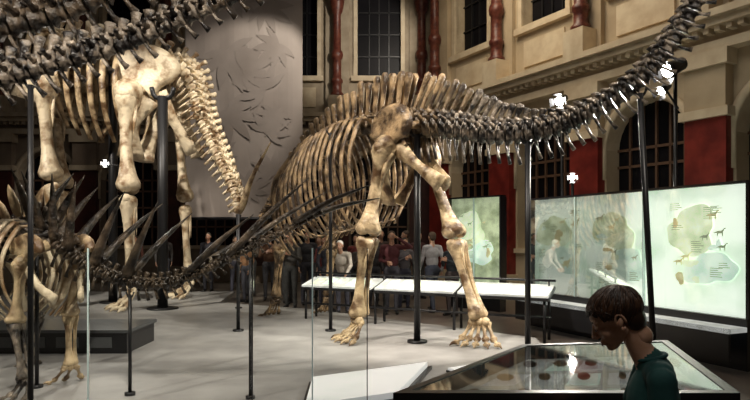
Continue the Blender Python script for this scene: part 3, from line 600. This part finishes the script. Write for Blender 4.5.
# boy
def boy():
    h=V((-.95,.31,0)).normalized(); ang=math.atan2(h.y,h.x)-math.pi/2
    M=Matrix.Translation((.998,2.13,-.1))@Matrix.Rotation(ang,4,'Z')@Matrix.Scale(.98,4)
    SH,PA,SK,HA,SO=0,1,2,3,4
    P=[]
    for g in(-1,1):
        P+=[('c',(g*.075,0,.80),.08,(g*.08,.02,.43),.052,PA),('c',(g*.08,.02,.43),.052,(g*.08,-.02,.09),.038,PA),('c',(g*.08,-.03,.045),.04,(g*.09,.13,.034),.032,SO)]
    arms={-1:((-.145,.0,1.235),(-.17,-.01,1.0),(-.04,.16,.90)),1:((.145,.01,1.235),(.20,.08,1.01),(.34,.24,.99))}
    for g,(a,e,w) in arms.items():
        e2=V(a).lerp(V(e),.65); P+=[('c',a,.05,tuple(e2),.044,SH),('c',tuple(e2),.034,e,.033,SK),('c',e,.032,w,.022,SK)]
    P+=[('e',(0,0,.82),(.13,.095,.11),PA),('e',(0,.01,.96),(.118,.085,.15),SH),('e',(0,.01,1.12),(.13,.092,.15),SH),('c',(-.105,.0,1.245),.052,(.105,.0,1.245),.052,SH),('c',(0,.0,1.24),.062,(0,.02,1.275),.054,SH)]
    pit=Matrix.Rotation(-.52,4,'X'); HM=Matrix.Translation((0,.140,1.425))@pit@Matrix.Scale(.95,4)
    def q(p): return tuple(HM@V(p))
    R3=pit.to_3x3()
    P+=[('c',(0,.02,1.25),.044,q((0,-.035,-.045)),.045,SK)]
    B=MB(); addmesh(B,*remesh(P,.008,3,M))
    S=[]
    def E(c,r): S.append(('e',q(c),tuple(x*.95 for x in r),0,R3))
    E((0,-.018,.03),(.072,.09,.076)); E((0,.028,.028),(.06,.056,.058)); E((0,.034,-.025),(.053,.05,.06))
    for g in(-1,1):
        E((g*.03,.048,-.03),(.027,.027,.028)); S.append(('c',q((g*.05,-.005,-.045)),.02,q((0,.052,-.083)),.021,0)); E((g*.010,.093,-.033),(.0085,.010,.008))
        E((g*.029,.073,.002),(.016,.010,.010))
    E((0,.064,-.088),(.019,.017,.016)); S.append(('c',q((0,.080,.012)),.0072,q((0,.103,-.028)),.009,0)); S.append(('c',q((-.036,.066,.022)),.012,q((.036,.066,.022)),.012,0))
    E((0,.080,-.056),(.021,.012,.008)); E((0,.078,-.068),(.019,.011,.007)); S.append(('c',q((0,-.035,-.05)),.042,q((0,-.05,-.10)),.043,0))
    vs,fs,mi=remesh(S,.0035,3,M); addmesh(B,vs,fs,[SK]*len(fs))
    W=lambda p:M@V(q(p))
    for g in(-1,1):
        c=V((g*.074,-.012,-.008)); ring=[c+V((g*.010*abs(math.sin(a/2+.3)),.017*math.cos(a)-.003,.028*math.sin(a))) for a in np.linspace(-1.9,3.6,14)]
        B.sweep([W(p) for p in ring],[.0042]*14,8,SK); B.ell(W(c+V((g*.002,0,-.002))),(.011,.011,.020),SK,12,8); B.ell(W(c+V((g*.003,.006,-.026))),(.006,.006,.008),SK)
        B.sweep([W((g*.016,.083,-.003)),W((g*.029,.0845,-.007)),W((g*.043,.076,-.004))],[.0012,.0018,.0012],6,HA,sub=8)
        B.sweep([W((g*.012,.081,.022)),W((g*.03,.080,.028)),W((g*.046,.068,.022))],[.002,.0035,.0015],6,HA,sub=8)
    B.sweep([W((-.019,.088,-.062)),W((0,.0915,-.062)),W((.019,.088,-.062))],[.001,.0016,.001],6,5,sub=8)
    B.sweep([W((-.016,.087,-.067)),W((0,.090,-.068)),W((.016,.087,-.067))],[.002,.0045,.002],8,5,sub=8)
    C=V((0,-.018,.034)); RR=V((.082,.102,.087))
    S=[('e',q(C),tuple(RR*.97*.95),0,R3),('e',q((0,-.055,-.02)),(.063,.051,.063),0,R3),('e',q((0,-.03,.045)),(.076,.084,.076),0,R3)]
    vs,fs,mi=remesh(S,.006,2,M)
    inv=(M@HM).inverted(); loc=[inv@v for v in vs]
    def zone(p):
        if p.y>.045: lim=.044
        elif p.y>.0: lim=.018
        elif p.y>-.03: lim=.004
        else: lim=-.085
        return p.z>lim
    keep=[f for f in fs if zone(loc[f[0]])]
    addmesh(B,vs,keep,[HA]*len(keep))
    rng=random.Random(11)
    crown=V((.01,-.06,.085)).normalized()
    for i in range(1700):
        d=V((rng.gauss(0,1),rng.gauss(0,1),rng.gauss(0,1))).normalized()
        p=C+V((d.x*RR.x,d.y*RR.y,d.z*RR.z))
        if not zone(p-V((0,0,.006))): continue
        dr=(d-crown*d.dot(crown)); 
        if dr.length<.05: dr=V((rng.uniform(-1,1),rng.uniform(-1,1),0))
        dr.normalize(); 
        if p.y>.02: dr=(dr+V((-.35,.1,-.1))).normalized()
        L=rng.uniform(.045,.065) if p.y<.03 else rng.uniform(.03,.045); pts=[]
        if -.03<p.y<.05 and p.z<.04: L=.025
        dd=d.copy(); lf_=rng.uniform(.985,1.04)
        for k in range(6):
            pp=V((dd.x*RR.x,dd.y*RR.y,dd.z*RR.z))*(lf_+.006*k) + C
            pts.append(W(pp)); dr=(dr-dd*dr.dot(dd)); dr.normalize(); dd=(dd+dr*(L/5/.088)+V((rng.uniform(-1,1),rng.uniform(-1,1),rng.uniform(-1,1)))*.010).normalized()
        r=rng.uniform(.0022,.0038)
        B.sweep(pts,[r*.6,r,r,r*.8,r*.5,.0003],5,HA if rng.random()<.6 else 6)
    for g,(a,e,w) in arms.items(): hand(B,M,w,tuple(V(w)-V(e)),(0,0,-1) ,.85,SK,.35)
    B.sweep([M@V((.052*math.cos(a),.018+.05*math.sin(a),1.292+.012*math.sin(-a))) for a in np.linspace(0,2*math.pi,20)],[.008]*20,8,SH)
    B.build('boy',[mat('boy_tshirt',(.010,.06,.062),(.016,.085,.08),14,.85,bump=.2,bscale=9),mat('boy_jeans',(.03,.04,.08),rough=.8),skin,mat('boy_hair',(.03,.014,.007),rough=.40),blackm,lipm,mat('boy_hair_light',(.085,.040,.02),rough=.38)])
boy()

# ============================ lights
def area(loc,size,e,col,aim=None):
    l=bpy.data.lights.new('area_light','AREA'); l.shape='SQUARE'; l.size=size; l.energy=e; l.color=col
    o=bpy.data.objects.new('area_light',l); scene.collection.objects.link(o); o.location=loc
    if aim: o.rotation_euler=(V(aim)-V(loc)).to_track_quat('-Z','Y').to_euler()
area((0,8,10.9),4,220,(1,.92,.82)); area((-6,12,10.9),4,80,(1,.92,.82)); area((0,-2,10.5),5,90,(1,.95,.9))
area((2,14,10.6),3,280,(1,.84,.62),(6,15,4))  # added warm wash to brighten the right-hand wall
def spot(loc,aim,e,ang,col=(1,.91,.78),r=.10):  # added spots without fixtures, aimed at skeletons, banner, back wall and boy
    l=bpy.data.lights.new('added_spot','SPOT'); l.energy=e; l.spot_size=ang; l.spot_blend=.5; l.color=col; l.shadow_soft_size=r
    o=bpy.data.objects.new('added_spot',l); scene.collection.objects.link(o); o.location=loc; o.rotation_euler=(V(aim)-V(loc)).to_track_quat('-Z','Y').to_euler()
spot((-4,5,8.5),(0,9.3,2.2),3600,.65); spot((5.2,6,8),(.8,9,2.2),3400,.6); spot((-9,7,9),(-5.6,13.3,3.0),3800,.6); spot((-2,8,9.5),(-4.3,14,3.6),2300,.5)
spot((-5,2,5.5),(-3,6,1.3),1000,.8); spot((-.5,1.5,6),(-2.4,5.3,2.9),1200,.8); spot((-1,15,9),(-4,18.2,6),1100,.9); spot((3,3,7),(3,7.3,3.4),900,.6)
spot((1.5,16,9),(-.6,21.6,8.5),900,.8)
spot((.2,1.0,4.2),(.85,2.3,1.2),45,.5)  # added spot to brighten the boy
w=bpy.data.worlds.new('World'); scene.world=w; w.use_nodes=True; w.node_tree.nodes['Background'].inputs[0].default_value=(.9,.85,.78,1); w.node_tree.nodes['Background'].inputs[1].default_value=.04

cam=bpy.data.cameras.new('camera'); cam.lens=28.8; cam.sensor_width=36; cam.shift_y=.0467
co=bpy.data.objects.new('camera',cam); scene.collection.objects.link(co); co.location=(0,0,1.6); co.rotation_euler=(math.pi/2,0,0); scene.camera=co
scene.view_settings.view_transform='Standard'
